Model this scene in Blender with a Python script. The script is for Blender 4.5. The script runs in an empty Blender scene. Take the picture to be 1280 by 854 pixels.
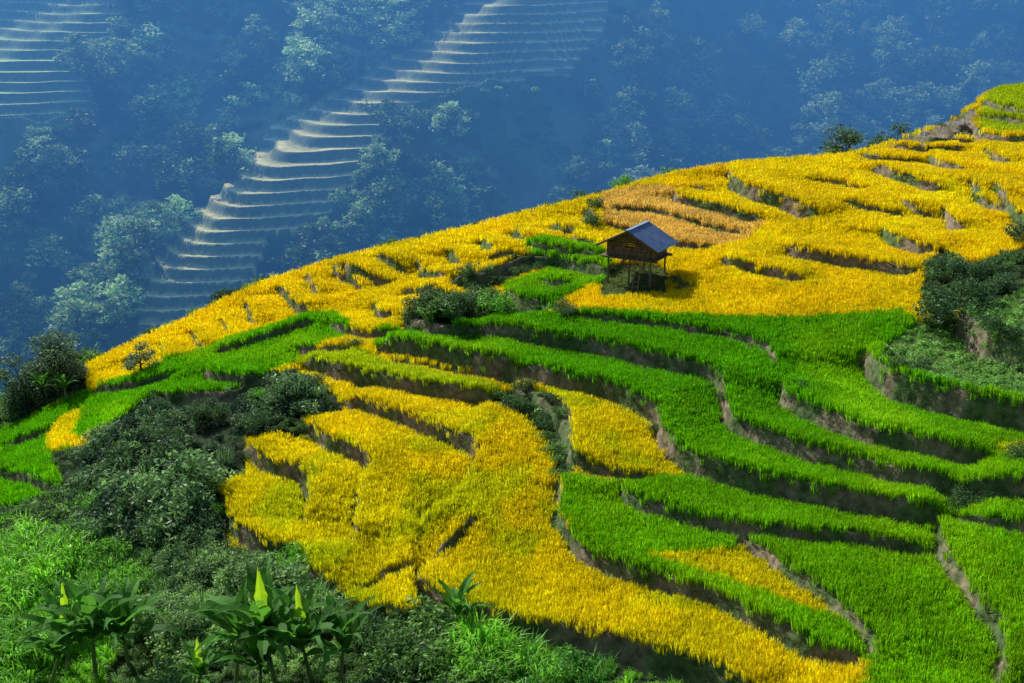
import bpy, math, time
import numpy as np
from mathutils import Vector
T0=time.time()
rng=np.random.default_rng(7)
scene=bpy.context.scene
# ------------------------------------------------------------------ survey helpers
PITCH=math.radians(18); FP=1400.0
CP,SP=math.cos(PITCH),math.sin(PITCH)
def rays(p):
    p=np.asarray(p,float).reshape(-1,2); a=(p[:,0]-640)/FP; b=(427-p[:,1])/FP
    return np.stack([a,CP+b*SP,-SP+b*CP],1)
_tab=rng.random((256,256))
def vnoise(x,y,s,seed=0):
    x=np.asarray(x)/s+seed*17.3+1000; y=np.asarray(y)/s+seed*9.1+1000
    ix=np.floor(x).astype(int); iy=np.floor(y).astype(int); fx=x-ix; fy=y-iy
    fx=fx*fx*(3-2*fx); fy=fy*fy*(3-2*fy)
    a=_tab[ix&255,iy&255]; b=_tab[(ix+1)&255,iy&255]; c=_tab[ix&255,(iy+1)&255]; d=_tab[(ix+1)&255,(iy+1)&255]
    return (a*(1-fx)+b*fx)*(1-fy)+(c*(1-fx)+d*fx)*fy
def fbm(x,y,s,seed=0,o=3):
    r=0;amp=1;t=0
    for i in range(o):
        r=r+amp*(vnoise(x,y,s/2**i,seed+i*3)-.5); t+=amp; amp*=.5
    return r/t*2
def sstep(a,b,x):
    t=np.clip((x-a)/(b-a),0,1); return t*t*(3-2*t)
# ------------------------------------------------------------------ hill base surface (thin plate through survey points)
ctl=[((640,854),65),((790,335),113),((1280,172),150),((108,458),120),((0,854),72),((1280,854),58),
     ((1280,500),82),((640,500),93),((920,208),140),((300,600),88),((560,295),130),((1280,110),190),((1000,300),116)]
P=[]
for px,t in ctl: P.append(rays([px])[0]*t)
P+= [np.array(v,float) for v in [(-90,60,-62),(-90,120,-56),(130,60,-14),(150,190,-6),(0,25,-46),(60,25,-32)]]
P=np.array(P)
def phi(r): return np.where(r>1e-6,r*r*np.log(np.maximum(r,1e-6)),0)
n=len(P); D=np.hypot(P[:,None,0]-P[None,:,0],P[:,None,1]-P[None,:,1])/50
A=np.zeros((n+3,n+3)); A[:n,:n]=phi(D)+np.eye(n)*.004; A[:n,n]=1; A[:n,n+1:]=P[:,:2]/50; A[n:,:n]=A[:n,n:].T
W=np.linalg.solve(A,np.concatenate([P[:,2],[0,0,0]]))
def base(x,y):
    z=W[n]+W[n+1]*x/50+W[n+2]*y/50
    for i in range(n): z=z+W[i]*phi(np.hypot(x-P[i,0],y-P[i,1])/50)
    return z
TT=np.arange(45,330,.4)
def hit(p,surf=base,tt=TT):
    d=rays(p); X=d[:,0:1]*tt; Y=d[:,1:2]*tt; Z=d[:,2:3]*tt
    g=Z-surf(X,Y); out=[]
    for i in range(len(d)):
        k=np.where((g[i,1:]<=0)&(g[i,:-1]>0))[0]
        if len(k): k=k[0]; f=g[i,k]/(g[i,k]-g[i,k+1]); t=tt[k]+f*(tt[k+1]-tt[k])
        else: t=tt[np.argmin(np.abs(g[i]))]
        out.append(d[i]*t)
    return np.array(out)
def smooth(pts,m=5):
    pts=np.array(pts,float)
    if len(pts)<3: 
        return np.array([pts[0]+(pts[-1]-pts[0])*f for f in np.linspace(0,1,m+1)])
    q=np.vstack([2*pts[0]-pts[1],pts,2*pts[-1]-pts[-2]]); out=[]
    for i in range(1,len(q)-2):
        for u in np.linspace(0,1,m,endpoint=False):
            a,b,c,d=q[i-1],q[i],q[i+1],q[i+2]
            out.append(.5*((2*b)+(-a+c)*u+(2*a-5*b+4*c-d)*u*u+(-a+3*b-3*c+d)*u**3))
    out.append(pts[-1]); return np.array(out)
def inside(poly,x,y):
    r=np.zeros(x.shape,bool); k=len(poly)
    bx=(x>=poly[:,0].min())&(x<=poly[:,0].max())&(y>=poly[:,1].min())&(y<=poly[:,1].max())
    xs=x[bx]; ys=y[bx]; rr=np.zeros(xs.shape,bool)
    for i in range(k):
        x1,y1=poly[i,0],poly[i,1]; x2,y2=poly[(i+1)%k,0],poly[(i+1)%k,1]
        if y1==y2: continue
        rr^=((y1>ys)!=(y2>ys))&(xs<(x2-x1)*(ys-y1)/(y2-y1)+x1)
    r[bx]=rr; return r
# ------------------------------------------------------------------ ridge line
ridge_px=[(-200,640),(-60,555),(0,520),(60,485),(108,458),(180,425),(250,393),(330,355),(440,322),(560,293),(700,258),(750,246),(830,222),(920,206),(1050,196),(1110,180),(1160,160),(1200,143),(1240,116),(1280,108),(1400,95)]
R=hit(smooth(ridge_px,4)); o=np.argsort(R[:,0]); R=R[o]
def ridge_y(x): return np.interp(x,R[:,0],R[:,1])
# ------------------------------------------------------------------ terrace bank lines: (bank height, trace)
LN=[
(1.8,[(590,412),(650,425),(740,438),(830,458),(890,474),(905,495),(915,528),(960,550),(1050,578),(1180,608),(1270,618),(1330,625)]),
(.8,[(710,398),(830,412),(900,422),(950,434),(975,462)]),
(2.1,[(470,432),(530,442),(600,458),(700,480),(780,502),(815,518),(830,550),(870,582),(950,605),(1060,628),(1190,642)]),
(1.9,[(375,448),(450,470),(540,488),(622,494)]),
(1.6,[(425,496),(500,520),(560,545),(597,565),(585,600),(560,640),(515,665)]),
(2.0,[(975,478),(985,505),(1030,530),(1100,555),(1170,568),(1245,577)]),
(2.9,[(1080,440),(1100,478),(1160,500),(1230,515),(1330,535)]),
(2.4,[(1195,395),(1225,430),(1280,452),(1330,462)]),
(1.2,[(778,598),(790,625),(850,645),(920,660),(1000,667),(1100,668),(1180,676)]),
(1.3,[(705,590),(700,640),(715,680),(760,710),(830,732),(900,752),(960,785),(1020,812),(1090,828)]),
(1.0,[(922,662),(980,705),(1040,755),(1085,800),(1090,830)]),
(1.2,[(1175,640),(1182,690),(1220,750),(1250,795),(1252,870)]),
(1.1,[(1185,636),(1230,650),(1330,668)]),
(1.7,[(436,752),(470,772),(525,775),(515,735),(560,762),(640,784),(760,806),(860,832),(900,850),(960,880)]),
(1.5,[(640,472),(690,520),(712,560),(720,595)]),
(1.0,[(690,492),(715,530),(712,575),(770,592),(830,592)]),
(1.6,[(308,556),(340,582),(380,595),(388,622),(378,662)]),
(1.7,[(380,528),(410,555),(462,580),(450,620),(440,690)]),
(1.3,[(276,604),(290,660),(330,682),(375,690),(380,722),(430,738)]),
(.8,[(575,610),(545,640),(520,668)]),
(.8,[(650,470),(560,455),(480,440)]),
(.5,[(600,650),(560,690),(520,712),(440,740)]),
(1.2,[(240,410),(247,425),(251,442)]),(1.2,[(278,392),(284,405),(286,424)]),(1.3,[(305,376),(313,390),(318,412)]),
(1.8,[(348,356),(358,368),(372,386),(392,396)]),(1.7,[(380,345),(388,357),(400,375)]),(1.7,[(430,338),(440,350),(455,362)]),
(1.2,[(465,325),(485,333),(512,340)]),(1.4,[(500,362),(530,366),(565,378)]),(1.8,[(560,312),(568,325),(577,342)]),
(1.8,[(600,300),(606,312),(615,328)]),(1.8,[(640,290),(648,300),(658,312)]),(1.4,[(690,282),(700,292),(735,300)]),
(1.4,[(520,325),(530,340),(560,356)]),(1.5,[(728,262),(742,275),(745,292)]),
(1.2,[(200,428),(205,440),(204,462)]),(1.1,[(160,444),(168,458),(165,474)]),(1.2,[(410,398),(420,410),(445,418),(500,424)]),
(1.3,[(255,462),(275,476),(320,482)]),(1.1,[(260,445),(320,428),(370,410),(400,402)]),(1.1,[(370,430),(400,440),(450,438)]),
(1.3,[(465,378),(475,395),(500,402)]),(1.1,[(330,470),(280,492),(190,500),(140,540)]),(1.1,[(110,490),(170,485),(230,470)]),
(1.1,[(-20,590),(30,598),(78,618)]),(.9,[(0,560),(50,545),(70,530)]),(1.2,[(420,330),(425,345),(470,352),(500,350)]),
(1.8,[(560,360),(610,352),(640,332),(690,322),(720,330),(762,348)]),(1.3,[(630,358),(650,375),(690,388)]),(1.2,[(675,345),(700,356),(718,358)]),
(1.2,[(655,312),(700,318),(755,332)]),(1.1,[(705,300),(735,312),(750,318)]),(1.1,[(832,346),(850,354),(875,364)]),
(1.5,[(500,410),(560,425),(600,412)]),
(2.3,[(910,213),(918,232),(940,246),(980,258),(1024,276)]),(1.6,[(840,240),(850,250),(900,263),(956,280)]),
(1.8,[(1090,208),(1110,218),(1150,230),(1186,239)]),(1.5,[(1158,192),(1175,205),(1210,218)]),(1.6,[(975,312),(1010,322),(1060,328),(1110,336),(1152,346)]),
(1.3,[(895,325),(930,334),(970,342),(1016,351)]),(1.8,[(1100,282),(1115,302),(1140,312),(1175,322)]),(1.7,[(1180,258),(1188,280),(1215,290)]),
(1.8,[(1240,236),(1258,262),(1290,285),(1330,292)]),(1.4,[(1232,182),(1245,200),(1270,208)]),(.9,[(755,266),(800,264),(860,275),(900,286),(945,296)]),
(.8,[(760,285),(800,295),(860,308),(900,310)]),(1.6,[(1215,150),(1225,168),(1250,175),(1300,178)]),(1.4,[(1110,183),(1150,188),(1210,182)]),(1.5,[(1135,172),(1170,178),(1225,173)]),
(1.5,[(1160,163),(1190,168),(1222,164)]),(1.4,[(1180,152),(1200,157),(1222,154)]),(1.4,[(1200,142),(1220,148),(1290,160)]),(1.6,[(1225,128),(1260,140),(1300,147)]),(1.1,[(1070,196),(1120,200),(1165,195)]),
(.8,[(1045,255),(1090,262),(1140,268)]),(.8,[(1000,225),(1050,232),(1085,240)]),(1.7,[(1215,225),(1225,245),(1262,262)]),
(.9,[(860,230),(880,236),(905,238)]),(.9,[(1120,250),(1150,262),(1178,268)]),(.9,[(600,335),(620,330),(650,322)]),
]
NEAR=[]
for h,l in LN:
    w=hit(smooth(l,5))[:,:2]
    m=(w[1:]+w[:-1])/2; t=w[1:]-w[:-1]; e=.5
    g=np.stack([(base(m[:,0]+e,m[:,1])-base(m[:,0]-e,m[:,1])),(base(m[:,0],m[:,1]+e)-base(m[:,0],m[:,1]-e))],1)
    s=(-t[:,1]*g[:,0]+t[:,0]*g[:,1]).sum()
    if s<0: w=w[::-1]
    NEAR.append((h,w))
# ------------------------------------------------------------------ near terrain grid
def axis(parts):
    out=[]
    for a,b,s0,s1 in parts:
        v=a
        while v<b-1e-6:
            out.append(v); v+=s0+(s1-s0)*(v-a)/(b-a)
    out.append(parts[-1][1]); return np.array(out)
ax=axis([(-260,-120,12,3),(-120,-52,2,.5),(-52,88,.19,.19),(88,140,.5,3),(140,420,4,15)])
ay=axis([(-60,20,8,2),(20,47,1.5,.3),(47,110,.15,.19),(110,205,.2,.35),(205,300,1.2,3)])
X,Y=np.meshgrid(ax,ay)
wx=X+fbm(X,Y,2.2,1)*.3; wy=Y+fbm(X,Y,2.2,5)*.3
Z=base(X,Y)
dl=np.full(X.shape,99.0); S=np.zeros(X.shape)
for h,w in NEAR:
    lo=w.min(0)-9; hi=w.max(0)+9
    i0,i1=np.searchsorted(ay,[lo[1],hi[1]]); j0,j1=np.searchsorted(ax,[lo[0],hi[0]])
    if i1<=i0 or j1<=j0: continue
    x=wx[i0:i1,j0:j1]; y=wy[i0:i1,j0:j1]; best=np.full(x.shape,1e9); sg=np.ones(x.shape); arc=np.zeros(x.shape)
    seg=w[1:]-w[:-1]; ln=np.hypot(seg[:,0],seg[:,1])+1e-9; cum=np.concatenate([[0],np.cumsum(ln)])
    for k in range(len(seg)):
        rx=x-w[k,0]; ry=y-w[k,1]; u=np.clip((rx*seg[k,0]+ry*seg[k,1])/ln[k]**2,0,1)
        d=np.hypot(rx-u*seg[k,0],ry-u*seg[k,1]); b=d<best
        cr=seg[k,0]*ry-seg[k,1]*rx
        best=np.where(b,d,best); sg=np.where(b,np.where(cr>=0,1.,-1.),sg); arc=np.where(b,cum[k]+u*ln[k],arc)
    tap=sstep(0,1.8,arc)*sstep(0,1.8,cum[-1]-arc)
    S[i0:i1,j0:j1]+=np.tanh(sg*best/.18)*.5*h*np.exp(-best/3.4)*tap
    sub=dl[i0:i1,j0:j1]; v=np.where(tap>.15,best*sg,99)
    dl[i0:i1,j0:j1]=np.where(np.abs(v)<np.abs(sub),v,sub)
Z=Z+S
RY=ridge_y(X); db=Y-RY
Z=Z-np.where(db>0,.85*db*db/(db+5),0)
Z=np.maximum(Z,-4-1.05*Y); Z=np.maximum(Z,-114+fbm(X,Y,30,9)*2)
# ------------------------------------------------------------------ land use
def wp(px): return hit(px)[:,:2]
cls=np.zeros(X.shape,int)   # 0 scrub
RICE=wp([(108,458),(180,424),(250,392),(330,354),(440,321),(560,292),(700,257),(750,245),(830,221),(920,205),(1050,195),(1110,179),(1160,159),(1200,142),(1240,115),(1280,107),(1400,94),(1400,900),(1000,900),(890,850),(760,808),(640,788),(560,768),(518,740),(528,778),(440,768),(435,740),(380,725),(375,692),(285,682),(275,600),(310,590),(308,552),(378,545),(380,522),(430,510),(425,490),(370,455),(330,470),(280,490),(190,497),(150,530),(108,547),(110,562),(60,570),(80,615),(40,626),(-60,640),(-60,560),(0,545),(60,512),(112,490)])
cls[inside(RICE,wx,wy)]=1
POL=[
(2,[(590,405),(720,396),(840,402),(1000,402),(1130,392),(1280,470),(1400,540),(1400,900),(1070,900),(1088,832),(1020,815),(960,785),(900,752),(830,733),(760,712),(715,682),(702,640),(708,596),(780,598),(870,585),(830,550),(815,518),(780,505),(700,485),(600,460),(470,434),(475,420)]),
(1,[(808,705),(870,692),(930,672),(960,690),(1010,730),(1045,775),(960,748),(880,728)]),
(2,[(-60,560),(0,543),(110,490),(170,478),(200,458),(240,446),(300,424),(370,402),(415,390),(440,410),(430,425),(380,445),(330,470),(280,490),(190,497),(150,530),(105,547),(100,565),(60,570),(80,615),(40,626),(-60,640)]),
(1,[(60,545),(75,525),(105,512),(100,530),(92,545),(110,562),(60,568)]),
(4,[(370,440),(440,440),(540,460),(622,480),(622,496),(540,490),(450,472),(372,450)]),
(2,[(655,310),(700,303),(762,325),(765,350),(725,366),(690,388),(635,377),(630,350),(680,335)]),
(0,[(500,400),(540,375),(600,368),(640,372),(690,388),(722,392),(640,404),(590,404),(560,425),(505,418)]),
(0,[(560,352),(610,345),(640,327),(690,316),(650,340),(600,360),(560,366)]),
(0,[(622,480),(650,478),(690,490),(715,540),(718,590),(700,600),(690,560),(660,515),(610,500)]),
(3,[(750,265),(752,246),(800,236),(845,236),(850,250),(956,279),(935,300),(900,311),(860,311),(800,300),(755,285)]),
(6,[(1070,197),(1160,161),(1232,127),(1218,150),(1225,172),(1150,188),(1100,197)]),
(4,[(1222,152),(1240,112),(1400,94),(1400,170),(1250,174),(1225,165)]),
(1,[(1085,194),(1110,184),(1150,181),(1145,190)]),(1,[(1185,178),(1215,172),(1235,176),(1215,182)]),
(0,[(1150,395),(1155,335),(1175,315),(1220,330),(1250,320),(1400,280),(1400,350),(1280,360),(1240,385),(1200,395)]),
(5,[(1108,428),(1150,402),(1200,398),(1240,385),(1290,350),(1400,320),(1400,540),(1280,518),(1160,495),(1100,470)]),
(4,[(1240,555),(1280,545),(1330,545),(1330,575),(1245,572)]),
]
for c,p in POL: cls[inside(wp(p),wx,wy)]=c
cls[(db>.3)]=0
hh_=hit([(795,347)])[0]; HX,HY=hh_[0],hh_[1]
cls[(np.hypot(X-HX,Y-HY)<3.3)|((np.abs(X-HX+.5)<3.2)&(Y<HY)&(Y>HY-4.5))]=7
ZB=[(1,wp([(100,600),(130,545),(200,503),(320,478),(372,460),(425,490),(430,510),(380,525),(310,552),(275,600),(290,690),(200,660),(150,700),(90,690)])),
    (2,wp([(-90,650),(90,690),(170,700),(200,760),(120,854),(60,930),(-90,930)])),(2,wp([(335,685),(395,685),(395,728),(335,728)])),(2,wp([(560,785),(700,800),(880,850),(900,920),(640,900)])),
    (3,wp([(200,690),(330,690),(430,745),(440,800),(300,900),(150,920),(170,800)]))]
YG=np.array([.92,.72,.006]); YL=np.array([.72,.70,.010])
GG=np.array([.14,.48,.006]); TN=np.array([.80,.58,.17]); MX=np.array([.52,.64,.012]); VG=np.array([.24,.42,.12]); SC=np.array([.06,.10,.04]); GR=np.array([.46,.40,.46]); HG=np.array([.14,.22,.05])
def ricecol(c,x,y):
    n1=sstep(-.3,.4,fbm(x,y,9,21)); n1=(n1*.4+.6*sstep(108,66,y))[...,None]
    yel=YG*(1-n1*.8)+YL*n1*.8
    n3=(sstep(.0,.5,fbm(x,y,3.5,26))*(.1+.35*sstep(110,75,y)))[...,None]
    yel=yel*(1-n3)+np.array([.46,.64,.012])*n3
    n2=(fbm(x,y,3,31)*.18+fbm(x,y,14,33)*.15)[...,None]
    out=np.zeros(x.shape+(3,)); 
    tab={0:SC,2:GG,3:TN,4:MX,5:VG,6:GR,7:HG}
    for k,v in tab.items(): out[c==k]=v
    gmix=(np.clip(sstep(-.1,.6,fbm(x,y,7,44))*.55+.38*sstep(88,60,y),0,.9))[...,None]
    g=GG*(1-gmix)+np.array([.42,.72,.012])*gmix
    out=np.where((c==2)[...,None],g,out)
    out=np.where((c==1)[...,None],yel,out)
    return out*(1+n2)
col=ricecol(cls,X,Y)*.45
bank=(np.abs(dl+.05)<.48)&(db<3)
nb=sstep(-.35,.3,fbm(X,Y,2.0,55))[...,None]
bc=np.array([.24,.19,.13])*(1-nb)+np.array([.10,.15,.055])*nb
col=np.where(bank[...,None],bc,col)
def grid_mesh(name,X,Y,Z,col,mat):
    h,w=X.shape; me=bpy.data.meshes.new(name)
    v=np.stack([X,Y,Z],-1).reshape(-1,3).astype(np.float32)
    i=np.arange(h*w).reshape(h,w)
    q=np.stack([i[:-1,:-1],i[:-1,1:],i[1:,1:],i[1:,:-1]],-1).reshape(-1,4)
    me.vertices.add(len(v)); me.vertices.foreach_set('co',v.ravel())
    me.loops.add(q.size); me.loops.foreach_set('vertex_index',q.ravel().astype(np.int32))
    me.polygons.add(len(q)); me.polygons.foreach_set('loop_start',np.arange(0,q.size,4,dtype=np.int32))
    me.update(); me.polygons.foreach_set('use_smooth',np.ones(len(q),bool))
    a=me.attributes.new('col','FLOAT_COLOR','POINT')
    a.data.foreach_set('color',np.concatenate([col.reshape(-1,3),np.ones((h*w,1))],1).astype(np.float32).ravel())
    me.materials.append(mat); ob=bpy.data.objects.new(name,me); scene.collection.objects.link(ob); return ob
# ------------------------------------------------------------------ materials
def newmat(name):
    m=bpy.data.materials.new(name); m.use_nodes=True; nt=m.node_tree; nt.nodes.clear()
    o=nt.nodes.new('ShaderNodeOutputMaterial'); return m,nt,o
def ground_mat(name,scale,bump,lo=.5,hi=1.45):
    m,nt,o=newmat(name); N=nt.nodes.new; L=nt.links.new
    at=N('ShaderNodeAttribute'); at.attribute_name='col'
    geo=N('ShaderNodeNewGeometry')
    nz=N('ShaderNodeTexNoise'); nz.inputs['Scale'].default_value=scale; nz.inputs['Detail'].default_value=6; L(geo.outputs['Position'],nz.inputs['Vector'])
    mr=N('ShaderNodeMapRange'); mr.inputs['From Min'].default_value=.3; mr.inputs['From Max'].default_value=.7; mr.inputs['To Min'].default_value=lo; mr.inputs['To Max'].default_value=hi
    L(nz.outputs['Fac'],mr.inputs['Value'])
    mul=N('ShaderNodeVectorMath'); mul.operation='SCALE'; L(at.outputs['Color'],mul.inputs[0]); L(mr.outputs[0],mul.inputs['Scale'])
    b=N('ShaderNodeBsdfPrincipled'); b.inputs['Roughness'].default_value=.95; b.inputs['Specular IOR Level'].default_value=.1
    L(mul.outputs[0],b.inputs['Base Color'])
    bp=N('ShaderNodeBump'); bp.inputs['Strength'].default_value=.7; bp.inputs['Distance'].default_value=bump; L(nz.outputs['Fac'],bp.inputs['Height']); L(bp.outputs[0],b.inputs['Normal'])
    L(b.outputs[0],o.inputs['Surface']); return m
def leaf_mat(name,color=None,trans=.4,var=.5,rough=.5,spec=.25):
    m,nt,o=newmat(name); N=nt.nodes.new; L=nt.links.new
    if color is None:
        at=N('ShaderNodeAttribute'); at.attribute_type='INSTANCER'; at.attribute_name='col'; src=at.outputs['Color']
    else:
        rgb=N('ShaderNodeRGB'); rgb.outputs[0].default_value=(*color,1); src=rgb.outputs[0]
    geo=N('ShaderNodeNewGeometry')
    mr=N('ShaderNodeMapRange'); mr.inputs['To Min'].default_value=1-var; mr.inputs['To Max'].default_value=1+var; L(geo.outputs['Random Per Island'],mr.inputs['Value'])
    mul=N('ShaderNodeVectorMath'); mul.operation='SCALE'; L(src,mul.inputs[0]); L(mr.outputs[0],mul.inputs['Scale'])
    b=N('ShaderNodeBsdfPrincipled'); b.inputs['Roughness'].default_value=rough; b.inputs['Specular IOR Level'].default_value=spec
    L(mul.outputs[0],b.inputs['Base Color'])
    t=N('ShaderNodeBsdfTranslucent'); mc=N('ShaderNodeVectorMath'); mc.operation='MULTIPLY'; mc.inputs[1].default_value=(1.1,1.1,.7); L(mul.outputs[0],mc.inputs[0]); L(mc.outputs[0],t.inputs['Color'])
    mx=N('ShaderNodeMixShader'); mx.inputs[0].default_value=trans; L(b.outputs[0],mx.inputs[1]); L(t.outputs[0],mx.inputs[2])
    L(mx.outputs[0],o.inputs['Surface']); return m
def plain(name,color,rough=.8,nscale=6,lo=.6,hi=1.3,stretch=(1,1,1),metal=0):
    m,nt,o=newmat(name); N=nt.nodes.new; L=nt.links.new
    tc=N('ShaderNodeTexCoord'); mp=N('ShaderNodeMapping'); mp.inputs['Scale'].default_value=stretch; L(tc.outputs['Object'],mp.inputs['Vector'])
    nz=N('ShaderNodeTexNoise'); nz.inputs['Scale'].default_value=nscale; nz.inputs['Detail'].default_value=5; L(mp.outputs[0],nz.inputs['Vector'])
    mr=N('ShaderNodeMapRange'); mr.inputs['From Min'].default_value=.3; mr.inputs['From Max'].default_value=.7; mr.inputs['To Min'].default_value=lo; mr.inputs['To Max'].default_value=hi; L(nz.outputs['Fac'],mr.inputs['Value'])
    mul=N('ShaderNodeVectorMath'); mul.operation='SCALE'; mul.inputs[0].default_value=color; L(mr.outputs[0],mul.inputs['Scale'])
    b=N('ShaderNodeBsdfPrincipled'); b.inputs['Roughness'].default_value=rough; b.inputs['Metallic'].default_value=metal; L(mul.outputs[0],b.inputs['Base Color']); L(b.outputs[0],o.inputs['Surface']); return m
M_ground=ground_mat('hillside_ground',1.6,.3); M_far=ground_mat('mountain_ground',.6,.3,.7,1.25)
M_rice=leaf_mat('rice_plant',trans=.5,var=.4,spec=.15); M_leaf=leaf_mat('scrub_leaves',trans=.4,var=.6)
M_bark=plain('bark',(.12,.09,.06))
hill=grid_mesh('terraced_hillside',X,Y,Z,col,M_ground)
print('near',time.time()-T0)
def look(G,x,y):
    i=np.clip(np.searchsorted(ay,y)-1,0,len(ay)-2); j=np.clip(np.searchsorted(ax,x)-1,0,len(ax)-2)
    fy=np.clip((y-ay[i])/(ay[i+1]-ay[i]),0,1); fx=np.clip((x-ax[j])/(ax[j+1]-ax[j]),0,1)
    return (G[i,j]*(1-fx)+G[i,j+1]*fx)*(1-fy)+(G[i+1,j]*(1-fx)+G[i+1,j+1]*fx)*fy
def lookn(G,x,y):
    j=np.clip(np.searchsorted(ax,x),1,len(ax)-1); i=np.clip(np.searchsorted(ay,y),1,len(ay)-1)
    j=np.where(x-ax[j-1]<ax[j]-x,j-1,j); i=np.where(y-ay[i-1]<ay[i]-y,i-1,i); return G[i,j]
# ------------------------------------------------------------------ prototypes
def mesh_from(name,verts,faces,mat,midx=None):
    me=bpy.data.meshes.new(name); me.from_pydata([tuple(v) for v in verts],[],faces)
    for m in (mat if isinstance(mat,list) else [mat]): me.materials.append(m)
    if midx is not None: me.polygons.foreach_set('material_index',np.array(midx,np.int32))
    me.update(); return me
def tuft(name,nb,h,rad,lean,wid,mat,seed,droop=.5):
    r=np.random.default_rng(seed); V=[];Fc=[]
    for _ in range(nb):
        a=r.random()*6.28; rr=rad*math.sqrt(r.random()); bx,by=rr*math.cos(a),rr*math.sin(a)
        a2=a+r.normal()*.7; hh=h*(.75+.4*r.random()); le=lean*(.4+r.random()); dx,dy=math.cos(a2),math.sin(a2)
        fa=r.random()*3.14; wxx,wyy=math.cos(fa)*wid/2,math.sin(fa)*wid/2
        k=len(V); prof=[(0,0,.8),(.6*le,.8*hh,1.),(1.15*le,hh*(1-.25*droop*r.random()),.25)]
        for (l,z,w) in prof:
            V.append((bx+dx*l-wxx*w,by+dy*l-wyy*w,z)); V.append((bx+dx*l+wxx*w,by+dy*l+wyy*w,z))
        for q in range(2): Fc.append((k+2*q,k+2*q+1,k+2*q+3,k+2*q+2))
    return mesh_from(name,V,Fc,mat)
def leafcloud(cent,size,r,flat=.3):
    nL=len(cent); d=r.normal(size=(nL,3)); d[:,2]*=.7; d/=np.linalg.norm(d,axis=1)[:,None]
    e=np.cross(d,r.normal(size=(nL,3))); e/=np.linalg.norm(e,axis=1)[:,None]
    s=size*(.6+.8*r.random((nL,1)))
    V=np.stack([cent-d*s,cent+e*s*.42,cent+d*s,cent-e*s*.42],1).reshape(-1,3)
    Fc=[(4*i,4*i+1,4*i+2,4*i+3) for i in range(nL)]; return V,Fc
def bush_mesh(name,nL,size,mat,seed,h=1.0,lobes=6):
    r=np.random.default_rng(seed); C=[]
    for k in range(lobes):
        c=np.array([r.normal()*.38,r.normal()*.38,(.3+.6*r.random())*h]); rad=.28+.25*r.random()
        m=nL//lobes; d=r.normal(size=(m,3)); d/=np.linalg.norm(d,axis=1)[:,None]
        C.append(c+d*rad*(.55+.5*r.random((m,1)))*np.array([1,1,.8]))
    C=np.vstack(C); C[:,2]=np.abs(C[:,2]); V,Fc=leafcloud(C,size,r); return mesh_from(name,V,Fc,mat)
def tube(V,Fc,p0,p1,r0,r1,k=6):
    p0=Vector(p0);p1=Vector(p1);d=(p1-p0).normalized(); u=d.orthogonal().normalized(); w=d.cross(u); b=len(V)
    for p,rr in((p0,r0),(p1,r1)):
        for i in range(k):
            a=6.2832*i/k; V.append(tuple(p+u*math.cos(a)*rr+w*math.sin(a)*rr))
    for i in range(k): Fc.append((b+i,b+(i+1)%k,b+k+(i+1)%k,b+k+i))
def tree_mesh(name,H,nL,size,mleaf,mbark,seed,spread=.32):
    r=np.random.default_rng(seed); V=[];Fc=[]
    top=(r.normal()*.05*H,r.normal()*.05*H,H*.55); mid=(top[0]*.3+.02*H,top[1]*.3,H*.28)
    tube(V,Fc,(0,0,-.3),mid,.035*H,.026*H); tube(V,Fc,mid,top,.026*H,.016*H)
    C=[]; nl=11
    for k in range(nl):
        a=k*2.4+r.random(); rr=H*spread*(.35+.75*r.random()); z=H*(.25+.6*r.random()) if k else H*.88
        if z>.8*H: rr*=.4
        c=np.array([top[0]+rr*math.cos(a),top[1]+rr*math.sin(a),z])
        st=np.array(mid)+(np.array(top)-np.array(mid))*r.random(); tube(V,Fc,st,c,.013*H,.005*H,4)
        rad=H*(.11+.1*r.random()); m=nL//nl; d=r.normal(size=(m,3)); d/=np.linalg.norm(d,axis=1)[:,None]
        C.append(c+d*rad*(.4+.75*r.random((m,1)))*np.array([1,1,.7]))
    nb=len(Fc); LV,LF=leafcloud(np.vstack(C),size,r); off=len(V)
    V=V+[tuple(v) for v in LV]; Fc=Fc+[tuple(i+off for i in f) for f in LF]
    return mesh_from(name,V,Fc,[mleaf,mbark],[1]*nb+[0]*len(LF))
def proto(name,meshes):
    c=bpy.data.collections.new(name)
    for i,me in enumerate(meshes):
        ob=bpy.data.objects.new(f'{name}_{chr(97+i)}',me); c.objects.link(ob)
    return c,len(meshes)
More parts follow.
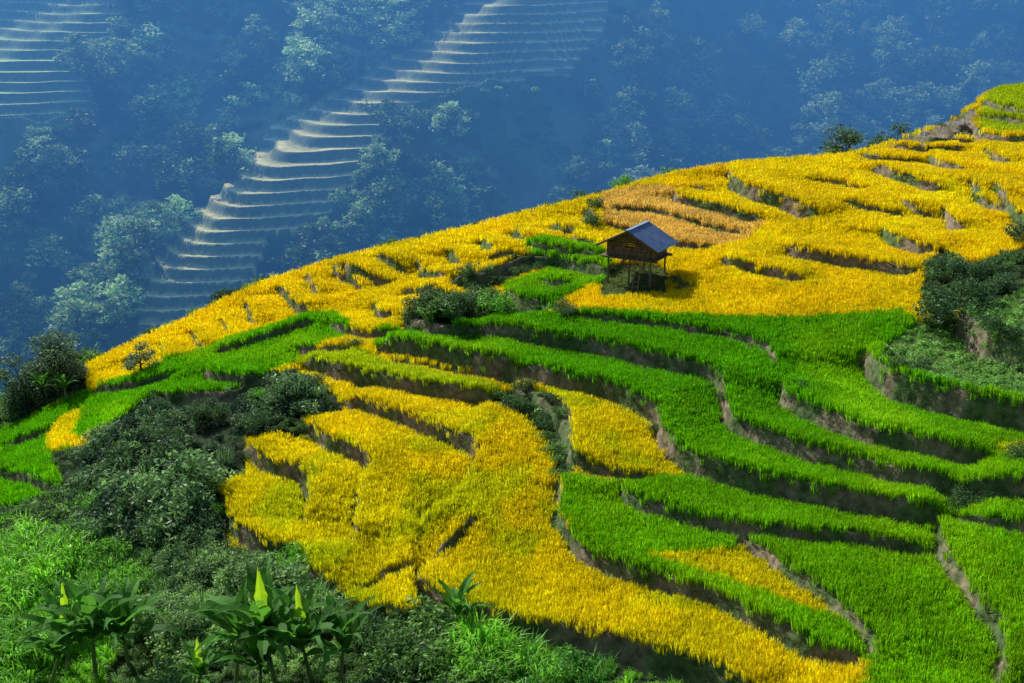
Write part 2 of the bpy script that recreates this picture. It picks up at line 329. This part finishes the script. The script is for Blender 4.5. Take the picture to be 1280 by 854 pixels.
def scatter(name,pts,cols,scl,pr,tilt=.12,r=np.random.default_rng(5)):
    coll,npz=pr; k=len(pts); me=bpy.data.meshes.new(name); me.vertices.add(k); me.vertices.foreach_set('co',pts.astype(np.float32).ravel())
    def at(nm,tp,key,arr): a=me.attributes.new(nm,tp,'POINT'); a.data.foreach_set(key,arr.ravel())
    at('col','FLOAT_COLOR','color',np.concatenate([cols,np.ones((k,1))],1).astype(np.float32))
    if scl.ndim==1: scl=np.stack([scl]*3,1)
    at('scl','FLOAT_VECTOR','vector',scl.astype(np.float32))
    at('rt','FLOAT_VECTOR','vector',np.stack([r.normal(size=k)*tilt,r.normal(size=k)*tilt,r.random(k)*6.283],1).astype(np.float32))
    at('pid','INT','value',r.integers(0,npz,k).astype(np.int32))
    ng=bpy.data.node_groups.new(name,'GeometryNodeTree')
    ng.interface.new_socket('Geometry',in_out='INPUT',socket_type='NodeSocketGeometry'); ng.interface.new_socket('Geometry',in_out='OUTPUT',socket_type='NodeSocketGeometry')
    N=ng.nodes.new; L=ng.links.new; gi=N('NodeGroupInput'); go=N('NodeGroupOutput'); ip=N('GeometryNodeInstanceOnPoints'); ci=N('GeometryNodeCollectionInfo')
    ci.inputs['Collection'].default_value=coll; ci.inputs['Separate Children'].default_value=True; ci.inputs['Reset Children'].default_value=True
    def na(nm,tp):
        q=N('GeometryNodeInputNamedAttribute'); q.data_type=tp; q.inputs['Name'].default_value=nm; return q.outputs[0]
    L(gi.outputs[0],ip.inputs['Points']); L(ci.outputs[0],ip.inputs['Instance']); ip.inputs['Pick Instance'].default_value=True
    L(na('pid','INT'),ip.inputs['Instance Index']); L(na('rt','FLOAT_VECTOR'),ip.inputs['Rotation']); L(na('scl','FLOAT_VECTOR'),ip.inputs['Scale']); L(ip.outputs[0],go.inputs[0])
    ob=bpy.data.objects.new(name,me); scene.collection.objects.link(ob); md=ob.modifiers.new('scatter','NODES'); md.node_group=ng; return ob
# ------------------------------------------------------------------ rice
PR_rice=proto('rice_tuft',[tuft(f'rice_tuft{i}',26,.60,.22,.12,.035,M_rice,i+1) for i in range(4)])
px=[];py=[];ps=[]
for y0,y1,s in((46,80,.31),(80,115,.36),(115,150,.46),(150,215,.6)):
    gxs=np.arange(-75,125,s); gys=np.arange(y0,y1,s); a,b=np.meshgrid(gxs,gys); a=a.ravel();b=b.ravel()
    a=a+(rng.random(a.size)-.5)*s*1.1; b=b+(rng.random(b.size)-.5)*s*1.1
    m=(np.abs(a)<.5*b+5); a=a[m];b=b[m]; px.append(a);py.append(b);ps.append(np.full(a.size,s/.31))
px=np.concatenate(px);py=np.concatenate(py);ps=np.concatenate(ps)
c=lookn(cls,px,py); d=lookn(dl,px,py); bb=py-ridge_y(px)
ok=(((c>=1)&(c<=4))&((d>.1)|(d<-.46))&(bb<.2))
x,y,c1,s1=px[ok],py[ok],c[ok],ps[ok]
cc=ricecol(c1,x,y)*(1+rng.normal(size=(len(x),1))*.09); hs=np.where(c1==2,1.05,.95)*(1+rng.normal(size=len(x))*.08)*(1+.12*fbm(x,y,3,71))
scatter('rice_field',np.stack([x,y,look(Z,x,y)-.02],1),np.clip(cc,0.005,.95),np.stack([s1,s1,hs*(.65+.35*s1)],1),PR_rice)
print('rice',len(x),time.time()-T0)
PR_gr=proto('bank_grass',[tuft(f'bank_grass{i}',16,.30,.15,.2,.03,M_rice,i+11,droop=1.5) for i in range(3)])
ok=((np.abs(d)<.6)&(bb<.5)&(rng.random(len(px))<.55)&(c>0)&(c!=6))
ok|=((c>=5))&(rng.random(len(px))<np.where(c==6,.08,.5))
x,y,s1,c1=px[ok],py[ok],ps[ok],c[ok]
g=rng.random((len(x),1)); cc=np.array([.22,.20,.12])*(1-g)+np.array([.11,.26,.05])*g
cc=np.where((c1==5)[:,None],VG*(.6+.8*g),cc); cc=np.where((c1==6)[:,None],GR*(.8+.8*g),cc)
scatter('terrace_bank_grass',np.stack([x,y,look(Z,x,y)-.03],1),cc,s1*.9,PR_gr,tilt=.3)
# ------------------------------------------------------------------ scrub
PR_bush=proto('scrub_bush',[bush_mesh(f'scrub_bush{i}',520,.095,M_leaf,i+21,h=.9+.2*i,lobes=7) for i in range(4)])
PR_tall=proto('tall_grass',[tuft(f'tall_grass{i}',60,1.4,.38,.6,.055,M_leaf,i+31,droop=2) for i in range(3)])
PR_herb=proto('herb',[bush_mesh(f'herb{i}',130,.17,M_leaf,i+41,h=.8,lobes=5) for i in range(3)])
x=rng.uniform(-75,110,26000); y=rng.uniform(48,200,26000)
x=np.concatenate([x,rng.uniform(-42,5,4500)]); y=np.concatenate([y,rng.uniform(50,80,4500)])
bb=y-ridge_y(x)
ok=(lookn(cls,x,y)==0)&(np.abs(x)<.5*y+5)&(bb<10)&~((bb>-.5)&(bb<3.5+6*(x>50))&(x>-45)); x,y=x[ok],y[ok]
zone=np.zeros(len(x),int)
for k,pl in ZB: zone[inside(pl,x+rng.normal(size=len(x))*.8,y+rng.normal(size=len(x))*.8)]=k
den=fbm(x,y,8,81); sz=(.6+.9*rng.random(len(x)))*(1+.7*den)*np.choose(zone,[1,.95,1.2,1.15])
sz=np.where((zone==1)&(rng.random(len(x))<.2),sz*1.5,sz)
edge=np.zeros(len(x),bool)
for ox,oy in((1.4,0),(-1.4,0),(0,1.4),(0,-1.2),(1,1),(-1,1)): edge|=(lookn(cls,x+ox,y+oy)>0)
sz=np.where(edge,np.minimum(sz*.5,.7),sz)
bp0=hit([(350,852)])[0]; sz=np.where(np.hypot(x-bp0[0],y-bp0[1]+1)<6,sz*.4,sz); bp1=hit([(120,845)])[0]; sz=np.where(np.hypot(x-bp1[0],y-bp1[1]+1)<4.5,sz*.45,sz)
rr=rng.random(len(x)); pb=np.choose(zone,[.5,.6,.08,.3]); ph=np.choose(zone,[.2,.28,.12,.55])
kind=np.where(rr<pb,0,np.where(rr<pb+ph,2,1))
hue=np.clip(rng.random((len(x),1))**1.2+.7*fbm(x,y,5,95)[:,None],0,1.1)
lo_=np.array([[.05,.11,.06],[.025,.075,.05],[.10,.30,.05],[.10,.21,.09]])[zone]; hi_=np.array([[.22,.42,.12],[.26,.46,.20],[.30,.66,.06],[.36,.58,.22]])[zone]
cc=np.clip(lo_*(1-hue)+hi_*hue,.01,.9)
PT=np.stack([x,y,look(Z,x,y)-.08],1)
for k,(nm,pr,f,cm,tl) in enumerate([('hillside_scrub',PR_bush,1.,1.,.15),('tall_grass',PR_tall,.85,1.2,.2),('leafy_herbs',PR_herb,.85,1.2,.2)]):
    m=kind==k; scatter(nm,PT[m],(cc*cm)[m],sz[m]*f,pr,tilt=tl)
m=(c==5)&(rng.random(len(px))<.22); x,y=px[m],py[m]; g=rng.random((len(x),1))
scatter('vegetable_garden',np.stack([x,y,look(Z,x,y)-.02],1),np.array([.17,.40,.08])*(1-g)+np.array([.38,.68,.20])*g,.3+.35*rng.random(len(x)),PR_herb)
print('scrub',time.time()-T0)
# ------------------------------------------------------------------ distant mountain
def far0(x,y):
    z=np.where(y>235,-112+.62*(y-235)*sstep(225,262,y),-112.)
    p0=np.array([-95.,270.]); p1=np.array([25.,410.]); u=(p1-p0)/np.linalg.norm(p1-p0)
    rx=x-p0[0]; ry=y-p0[1]; al=rx*u[0]+ry*u[1]; pe=-rx*u[1]+ry*u[0]
    pe=pe+fbm(x,y,70,3)*10
    z=z+20*np.exp(-(pe/27.)**2)*sstep(-60,10,al)-10
    pe2=(x+150)*.85-(y-360)*.3+fbm(x,y,60,13)*12; z=z+20*np.exp(-(pe2/26)**2)
    z=z-12*np.exp(-((x-75)/38)**2)
    return z+fbm(x,y,75,7)*9
def far(x,y): return far0(x,y)+fbm(x,y,26,8)*6
fx=axis([(-900,-230,60,6),(-230,-150,1.2,.7),(-150,70,.7,.7),(70,180,.8,1.5),(180,900,6,60)]); fy=axis([(196,255,4,1.5),(255,450,.36,.36),(450,800,3,14)])
FX,FY=np.meshgrid(fx,fy); FZ=far(FX,FY)
FT=np.arange(210,620,1.0)
def fh(p): return hit(p,far0,FT)
TA=fh([(595,-25),(555,30),(495,72),(435,110),(390,133),(335,163),(295,218),(255,250),(228,275),(195,320),(172,370),(168,425),(260,425),(300,350),(340,300),(405,275),(435,240),(468,190),(474,150),(466,132),(540,115),(640,110),(715,98),(748,48),(758,10),(754,-40)])[:,:2]
TB=fh([(-80,-30),(60,-30),(165,8),(155,45),(90,60),(90,85),(115,105),(122,150),(60,162),(-80,160)])[:,:2]
jx=FX+fbm(FX,FY,8,41)*2; jy=FY+fbm(FX,FY,8,43)*2
ta=inside(TA,jx,jy); ter=ta|inside(TB,jx,jy)
F0=far0(FX,FY); TN_=fbm(FX,FY,30,47)*1.2
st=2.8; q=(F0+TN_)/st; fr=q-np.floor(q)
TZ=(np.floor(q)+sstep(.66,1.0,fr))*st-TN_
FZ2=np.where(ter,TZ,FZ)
nn=sstep(-.3,.4,fbm(FX,FY,18,51))[...,None]; shade_mul=(1-.5*sstep(-20,60,FX-.35*(FY-350)))[...,None]  # right side darkened: mountain's shadow painted into the ground colour
fc=(np.array([.05,.10,.04])*(1-nn)+np.array([.17,.27,.11])*nn)*shade_mul
lit_lip=sstep(.62,.15,fr)*np.where(fr>.66,0,1)  # outer tread edge: glow of sunlit rice put into the colour
tr=np.where(ta[...,None],np.array([.50,.48,.20]),np.array([.32,.48,.14])); lit_lip_col=np.where(ta[...,None],np.array([.95,.80,.34]),np.array([.74,.86,.30]))
tc=tr*(1-lit_lip[...,None])+lit_lip_col*lit_lip[...,None]
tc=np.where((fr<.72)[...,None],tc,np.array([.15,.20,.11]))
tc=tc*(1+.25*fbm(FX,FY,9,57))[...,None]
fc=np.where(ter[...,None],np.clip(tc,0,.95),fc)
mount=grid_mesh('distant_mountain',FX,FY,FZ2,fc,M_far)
PR_tree=proto('forest_tree',[tree_mesh(f'forest_tree{i}',1.0,560,.048,M_leaf,M_bark,i+51) for i in range(4)])
PR_fb=proto('forest_bush',[bush_mesh(f'forest_bush{i}',220,.15,M_leaf,i+61) for i in range(3)])
def far_lists(nn,keepfun,smin,smax,clear):
    y=rng.uniform(250,450,nn); x=rng.uniform(-.53,.53,nn)*y
    t=np.zeros(nn,bool)
    for dy in clear: t|=inside(TA,x,y+dy)|inside(TB,x,y+dy)
    k=(~t)&(rng.random(nn)<keepfun(x,y)); x,y=x[k],y[k]
    return x,y,rng.uniform(smin,smax,len(x))
x,y,s=far_lists(5200,lambda x,y: np.clip(.12+sstep(-.05,.25,fbm(x,y,34,61))*.9,0,1)*np.where(x>60,.5,1),4,15,(0,5,10))
h=np.clip(rng.random((len(x),1))**1.3+.4*fbm(x,y,40,66)[:,None],0,1); shade_mul=(1-.45*sstep(-20,60,x-.35*(y-350)))[:,None]  # tree colours on the right carry the same painted mountain shade
cc=(np.array([.05,.13,.05])*(1-h)+np.array([.62,.84,.42])*h)*shade_mul
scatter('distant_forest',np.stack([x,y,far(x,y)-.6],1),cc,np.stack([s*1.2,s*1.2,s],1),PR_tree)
x,y,s=far_lists(13000,lambda x,y:np.clip(.35+fbm(x,y,20,63),0.1,1),1.2,3.8,(0,2))
h=rng.random((len(x),1))**1.5; shade_mul=(1-.45*sstep(-20,60,x-.35*(y-350)))[:,None]; cc=(np.array([.05,.12,.04])*(1-h)+np.array([.42,.64,.26])*h)*shade_mul  # undergrowth colours darkened by the painted mountain shade too
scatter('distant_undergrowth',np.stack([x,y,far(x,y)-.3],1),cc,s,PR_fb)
print('far',time.time()-T0)
# ------------------------------------------------------------------ valley haze glow (self-lit)
def boxmesh(name,lo,hi):
    v=[(a,b,c) for a in(lo[0],hi[0]) for b in(lo[1],hi[1]) for c in(lo[2],hi[2])]
    return mesh_from(name,v,[(0,1,3,2),(4,6,7,5),(0,4,5,1),(2,3,7,6),(0,2,6,4),(1,5,7,3)],[])
hm,nt,o=newmat('haze_glow'); va=nt.nodes.new('ShaderNodeVolumeAbsorption'); va.inputs['Color'].default_value=(0,0,0,1); va.inputs['Density'].default_value=.0027
em=nt.nodes.new('ShaderNodeEmission'); em.inputs['Color'].default_value=(.075,.28,.68,1); em.inputs['Strength'].default_value=.0031  # haze is self-lit: blue emission stands in for scattered airlight
ad=nt.nodes.new('ShaderNodeAddShader'); nt.links.new(va.outputs[0],ad.inputs[0]); nt.links.new(em.outputs[0],ad.inputs[1]); nt.links.new(ad.outputs[0],o.inputs['Volume'])
me=boxmesh('valley_haze_glow',(-880,205,-140),(880,790,45)); me.materials.append(hm); ob=bpy.data.objects.new('valley_haze_glow',me); scene.collection.objects.link(ob)
# ------------------------------------------------------------------ individual plants
def gz(x,y): return float(look(Z,np.array([x]),np.array([y]))[0])
def spot(px_,py_):
    h=hit([(px_,py_)])[0]; return h[0],h[1],gz(h[0],h[1])
M_sh1=leaf_mat('shrub_leaves_dark',(.08,.17,.07),.4,.7); M_sh2=leaf_mat('shrub_leaves_light',(.17,.46,.05),.45,.4); M_tr=leaf_mat('tree_leaves',(.12,.21,.12),.4,.6)
def place(name,me,loc,rz=0,sc=1):
    ob=bpy.data.objects.new(name,me); ob.location=loc; ob.rotation_euler=(0,0,rz); ob.scale=(sc,sc,sc) if not hasattr(sc,'__len__') else sc; scene.collection.objects.link(ob); return ob
sh_d=[bush_mesh(f'shrub_dark{i}',1900,.055,M_sh1,i+71,1.1,12) for i in range(3)]
sh_l=bush_mesh('shrub_light',1300,.065,M_sh2,79,1.1,9)
for k,(a,b,s) in enumerate([(1178,405,3.4),(1210,382,2.2),(1185,352,2.2),(1250,362,1.6),(1228,350,1.7),(548,408,2.6),(525,402,2.0),(575,398,2.2),(1272,300,2.0),(700,395,1.3),
  (738,290,1.7),(746,272,1.5),(600,372,1.3),(645,505,1.4),(680,522,1.2),(702,560,1.0),(655,484,1.2),(360,505,1.9),(390,480,1.5),(325,540,1.6),(262,530,1.9),(215,560,2.0),(150,590,2.2),(190,520,1.7),(1205,628,1.5),(1276,585,1.3),(1236,432,1.5),(1150,470,1.1),(1265,440,1.2),(240,620,2.0),(180,650,2.0),(620,350,1.3),(650,336,1.3),(590,362,1.4),(672,330,1.1),(712,402,1.2),(445,436,1.0),(850,362,.8),(1000,500,.8),(905,500,.7),(820,530,.8),(1120,480,1.0),(600,785,1.4),(540,790,1.5),(480,790,1.6)]):
    x,y,z=spot(a,b); place('shrub',sh_d[k%3],(x,y,z-.2),k*1.3,s)
for k,(a,b,s) in enumerate([(620,392,2.2),(775,232,1.6),(365,710,1.8),(395,600,.6),(280,640,1.2),(330,500,1.3),(120,640,1.6)]):
    x,y,z=spot(a,b); place('leafy_shrub',sh_l,(x,y,z-.1),k,s)
tm=[tree_mesh(f'broadleaf_tree{i}',1.0,2400,.024,M_tr,M_bark,i+81) for i in range(2)]
for k,(a,b,s,dy) in enumerate([(1043,199,6,12),(1064,199,8,12),(1112,184,8,12),(60,500,7,1),(35,515,6,1),(85,490,5,1),(175,478,3.6,1)]):
    x,y,z=spot(a,b); y+=dy; place('broadleaf_tree',tm[k%2],(x*(1+dy/140),y,gz(x,y)-.3),k*2.1,(s*1.2,s*1.2,s))
# banana plants
M_bl=leaf_mat('banana_leaf',(.09,.27,.04),.5,.4,.6,.15); M_by=leaf_mat('banana_young_leaf',(.46,.74,.03),.6,.1,.6,.1); M_bs=plain('banana_stem',(.2,.26,.09))
def banana(name,loc,H,nl,seed,young=0):
    r=np.random.default_rng(seed); root=bpy.data.objects.new(name,None); root.location=loc; scene.collection.objects.link(root)
    V=[];Fc=[]; lx,ly=r.normal()*.12,r.normal()*.12; st=H*.42
    for i in range(4): 
        a=i/4;b=(i+1)/4; tube(V,Fc,(lx*a*st,ly*a*st,a*st-.2*(i==0)),(lx*b*st,ly*b*st,b*st),.17-.10*a,.17-.10*b,9)
    o1=bpy.data.objects.new('stem',mesh_from('banana_stem',V,Fc,M_bs)); o1.parent=root; scene.collection.objects.link(o1)
    V=[];Fc=[]
    def leaf(V,Fc,a,L,el,w,dr,p):
        m=14; pos=Vector(p); k=len(V)
        for i in range(m+1):
            t=i/m; ang=el-dr*t*t*1.0; wd=w*math.sin(math.pi*min(1,.04+t*.96)**.7)*.5 if t>.14 else .03
            if t==1: wd=.01
            side=Vector((-math.sin(a),math.cos(a),0)); up=Vector((-math.cos(a)*math.sin(ang),-math.sin(a)*math.sin(ang),math.cos(ang)))
            jag=1+.14*r.normal()
            V.extend([tuple(pos-side*wd*jag+up*wd*.35),tuple(pos),tuple(pos+side*wd*jag+up*wd*.35)])
            pos=pos+Vector((math.cos(a)*math.cos(ang),math.sin(a)*math.cos(ang),math.sin(ang)))*(L/m)
        for i in range(m):
            b=k+3*i
            if r.random()>.1 or i<3: Fc.append((b,b+1,b+4,b+3))
            if r.random()>.1 or i<3: Fc.append((b+1,b+2,b+5,b+4))
    for i in range(nl):
        leaf(V,Fc,i*2.4+r.random()*.6,H*.55*(.8+.4*r.random()),math.radians(30+50*r.random()),H*.12,.9+1.1*r.random(),(lx*st,ly*st,st-.05*i))
    o2=bpy.data.objects.new('leaves',mesh_from('banana_leaves',V,Fc,M_bl)); o2.parent=root; scene.collection.objects.link(o2)
    if young:
        V=[];Fc=[]
        for i in range(young): leaf(V,Fc,1.9+2.6*i,H*.46,math.radians(82),H*.085,.15,(lx*st,ly*st,st))
        o3=bpy.data.objects.new('young_leaves',mesh_from('banana_young',V,Fc,M_by)); o3.parent=root; scene.collection.objects.link(o3)
for k,(a,b,H,nl,yg) in enumerate([(345,856,8.8,16,1),(390,850,7.8,15,1),(295,854,7.4,14,0),(425,850,6.6,13,0),(325,878,6.2,13,0),(120,852,8.0,17,0),(85,844,7.2,15,1),(162,836,7.2,15,0),(62,862,6.2,13,0),(568,792,4.8,12,0),(20,520,4.5,9,0),(60,505,5.,10,0),(85,505,4.,9,0),(245,880,5.0,11,1)]):
    x,y,z=spot(a,b); banana('banana_plant',(x,y,z),H,nl,100+k,yg)
# ------------------------------------------------------------------ stilt hut
M_wood=plain('weathered_wood',(.17,.11,.08),.85,5,.5,1.5,(1,1,.3)); M_post=plain('post_wood',(.22,.17,.12),.85,5)
M_roof=plain('fibre_cement_roof',(.22,.32,.52),.65,1.5,.75,1.2)
hut=bpy.data.objects.new('stilt_hut',None); hut.location=(HX,HY,gz(HX,HY)+.45); hut.scale=(1.12,1.12,1.08); hut.rotation_euler=(0,0,math.radians(-30)); scene.collection.objects.link(hut)
def part(name,V,Fc,mat):
    ob=bpy.data.objects.new(name,mesh_from(name,V,Fc,mat)); ob.parent=hut; scene.collection.objects.link(ob); return ob
def bx(V,Fc,lo,hi):
    b=len(V); V.extend([(a,c,d) for a in(lo[0],hi[0]) for c in(lo[1],hi[1]) for d in(lo[2],hi[2])])
    Fc.extend([tuple(b+i for i in f) for f in[(0,1,3,2),(4,6,7,5),(0,4,5,1),(2,3,7,6),(0,2,6,4),(1,5,7,3)]])
Wd,Dp,fl,wt,ap=2.1,1.7,1.75,3.2,4.35
V=[];Fc=[]
for a in(-Wd+.1,0,Wd-.1):
    for b in(-Dp+.1,Dp-.1): tube(V,Fc,(a,b,-1.2),(a+.03,b,fl),.10,.09,8)
for a in(-Wd+.1,Wd-.1): tube(V,Fc,(a,-Dp+.1,.4),(a*.1,-Dp+.1,fl-.1),.05,.05,6)
part('stilts',V,Fc,M_post)
V=[];Fc=[]
for a in np.arange(-Wd-.5,Wd+.5,.2): bx(V,Fc,(a,-Dp-.35,fl),(a+.185,Dp+.1,fl+.07))
bx(V,Fc,(-Wd-.55,-Dp+.0,fl-.16),(Wd+.55,-Dp+.14,fl-.003)); bx(V,Fc,(-Wd-.55,Dp-.14,fl-.16),(Wd+.55,Dp,fl-.003))
part('floor_deck',V,Fc,M_wood)
V=[];Fc=[]; r=np.random.default_rng(3)
zz=fl+.08
while zz<wt-.05:
    hh=.19
    j=lambda: r.normal()*.012
    if zz<fl+.95: bx(V,Fc,(-Wd,-Dp-.03+j(),zz),(Wd,-Dp+.02,zz+hh-.03))
    else:
        bx(V,Fc,(-Wd,-Dp-.03+j(),zz),(-.5,-Dp+.02,zz+hh-.03)); bx(V,Fc,(.55,-Dp-.03+j(),zz),(Wd,-Dp+.02,zz+hh-.03))
    bx(V,Fc,(-Wd-.03+j(),-Dp+.03,zz),(-Wd+.02,Dp,zz+hh-.03)); bx(V,Fc,(Wd-.02,-Dp+.03,zz),(Wd+.03+j(),Dp,zz+hh-.03)); bx(V,Fc,(-Wd+.03,Dp+.01,zz),(Wd-.03,Dp+.05,zz+hh-.03)); zz+=hh
for k in range(6):
    z0=wt+k*.2; w=Wd*(1-(k*.2+.15)/(ap-wt)); 
    if w>.1: bx(V,Fc,(-w,-Dp-.02,z0),(w,-Dp+.02,z0+.17)); bx(V,Fc,(-w,Dp-.02,z0),(w,Dp+.02,z0+.17))
part('plank_walls',V,Fc,M_wood)
V=[];Fc=[]; ov=.85
for sgn in(-1,1):
    ny=60; b=len(V); top=Vector((0,0,ap)); low=Vector((sgn*(Wd+ov),0,ap-(ap-wt)*(Wd+ov)/Wd)); nrm=Vector((sgn*(ap-wt),0,Wd)).normalized()
    for layer in(0,-.03):
        for i in range(ny+1):
            yy=-Dp-.6+(2*Dp+1.2)*i/ny; off=.025*math.cos(i*math.pi)+layer+.03
            for p in(top,low): q=p+nrm*off; V.append((q.x,yy,q.z))
    for i in range(ny): k=b+2*i; Fc.append((k,k+1,k+3,k+2)); k+=2*(ny+1); Fc.append((k,k+2,k+3,k+1))
    m=2*(ny+1)
    for i in range(ny): k=b+2*i; Fc.append((k+1,k+1+m,k+3+m,k+3)); 
part('gable_roof',V,Fc,M_roof)
V=[];Fc=[]; bx(V,Fc,(-.16,-Dp-.62,ap+.02),(.16,Dp+.62,ap+.09)); part('ridge_cap',V,Fc,M_roof)
V=[];Fc=[]
for sgn in(-1,1):
    for yy in(-Dp-.5,0,Dp+.5): tube(V,Fc,(0,yy,ap-.08),(sgn*(Wd+ov-.05),yy,ap-.08-(ap-wt)*(Wd+ov-.05)/Wd),.05,.05,6)
    tube(V,Fc,(sgn*Wd*.98,-Dp-.5,wt-.03),(sgn*Wd*.98,Dp+.5,wt-.03),.06,.06,6)
part('rafters',V,Fc,M_post)
V=[];Fc=[]
for a in(-.25,.25): tube(V,Fc,(1.2+a,-Dp-1.3,-.8),(1.2+a,-Dp-.36,fl+.3),.04,.04,6)
for k in range(6): t=(k+.8)/6.5; tube(V,Fc,(.95,-Dp-1.3+.94*t,-.8+(fl+1.1)*t),(1.45,-Dp-1.3+.94*t,-.8+(fl+1.1)*t),.03,.03,5)
part('ladder',V,Fc,M_post)
# ------------------------------------------------------------------ light, sky, camera
w=bpy.data.worlds.new('World'); scene.world=w; w.use_nodes=True; nt=w.node_tree
s=Vector((-.50,.58,.63)).normalized(); el=math.asin(s.z); az=math.atan2(s.x,s.y)
sky=nt.nodes.new('ShaderNodeTexSky'); sky.sky_type='NISHITA'; sky.sun_disc=False; sky.sun_elevation=el; sky.sun_rotation=az%(2*math.pi)
bg=nt.nodes['Background']; nt.links.new(sky.outputs[0],bg.inputs[0]); bg.inputs[1].default_value=.115
ld=bpy.data.lights.new('sun','SUN'); ld.energy=5.0; ld.angle=math.radians(.5); ld.color=(1,.97,.9); lo=bpy.data.objects.new('sun',ld); lo.rotation_euler=s.to_track_quat('Z','Y').to_euler(); scene.collection.objects.link(lo)
cam=bpy.data.cameras.new('camera'); cam.lens=36*FP/1280; cam.sensor_width=36; cam.clip_end=3000; cam.clip_start=.5
co=bpy.data.objects.new('camera',cam); co.rotation_euler=(math.radians(90)-PITCH,0,0); scene.collection.objects.link(co); scene.camera=co
scene.view_settings.view_transform='Standard'; scene.view_settings.look='None'; scene.view_settings.exposure=0
print('done',time.time()-T0)
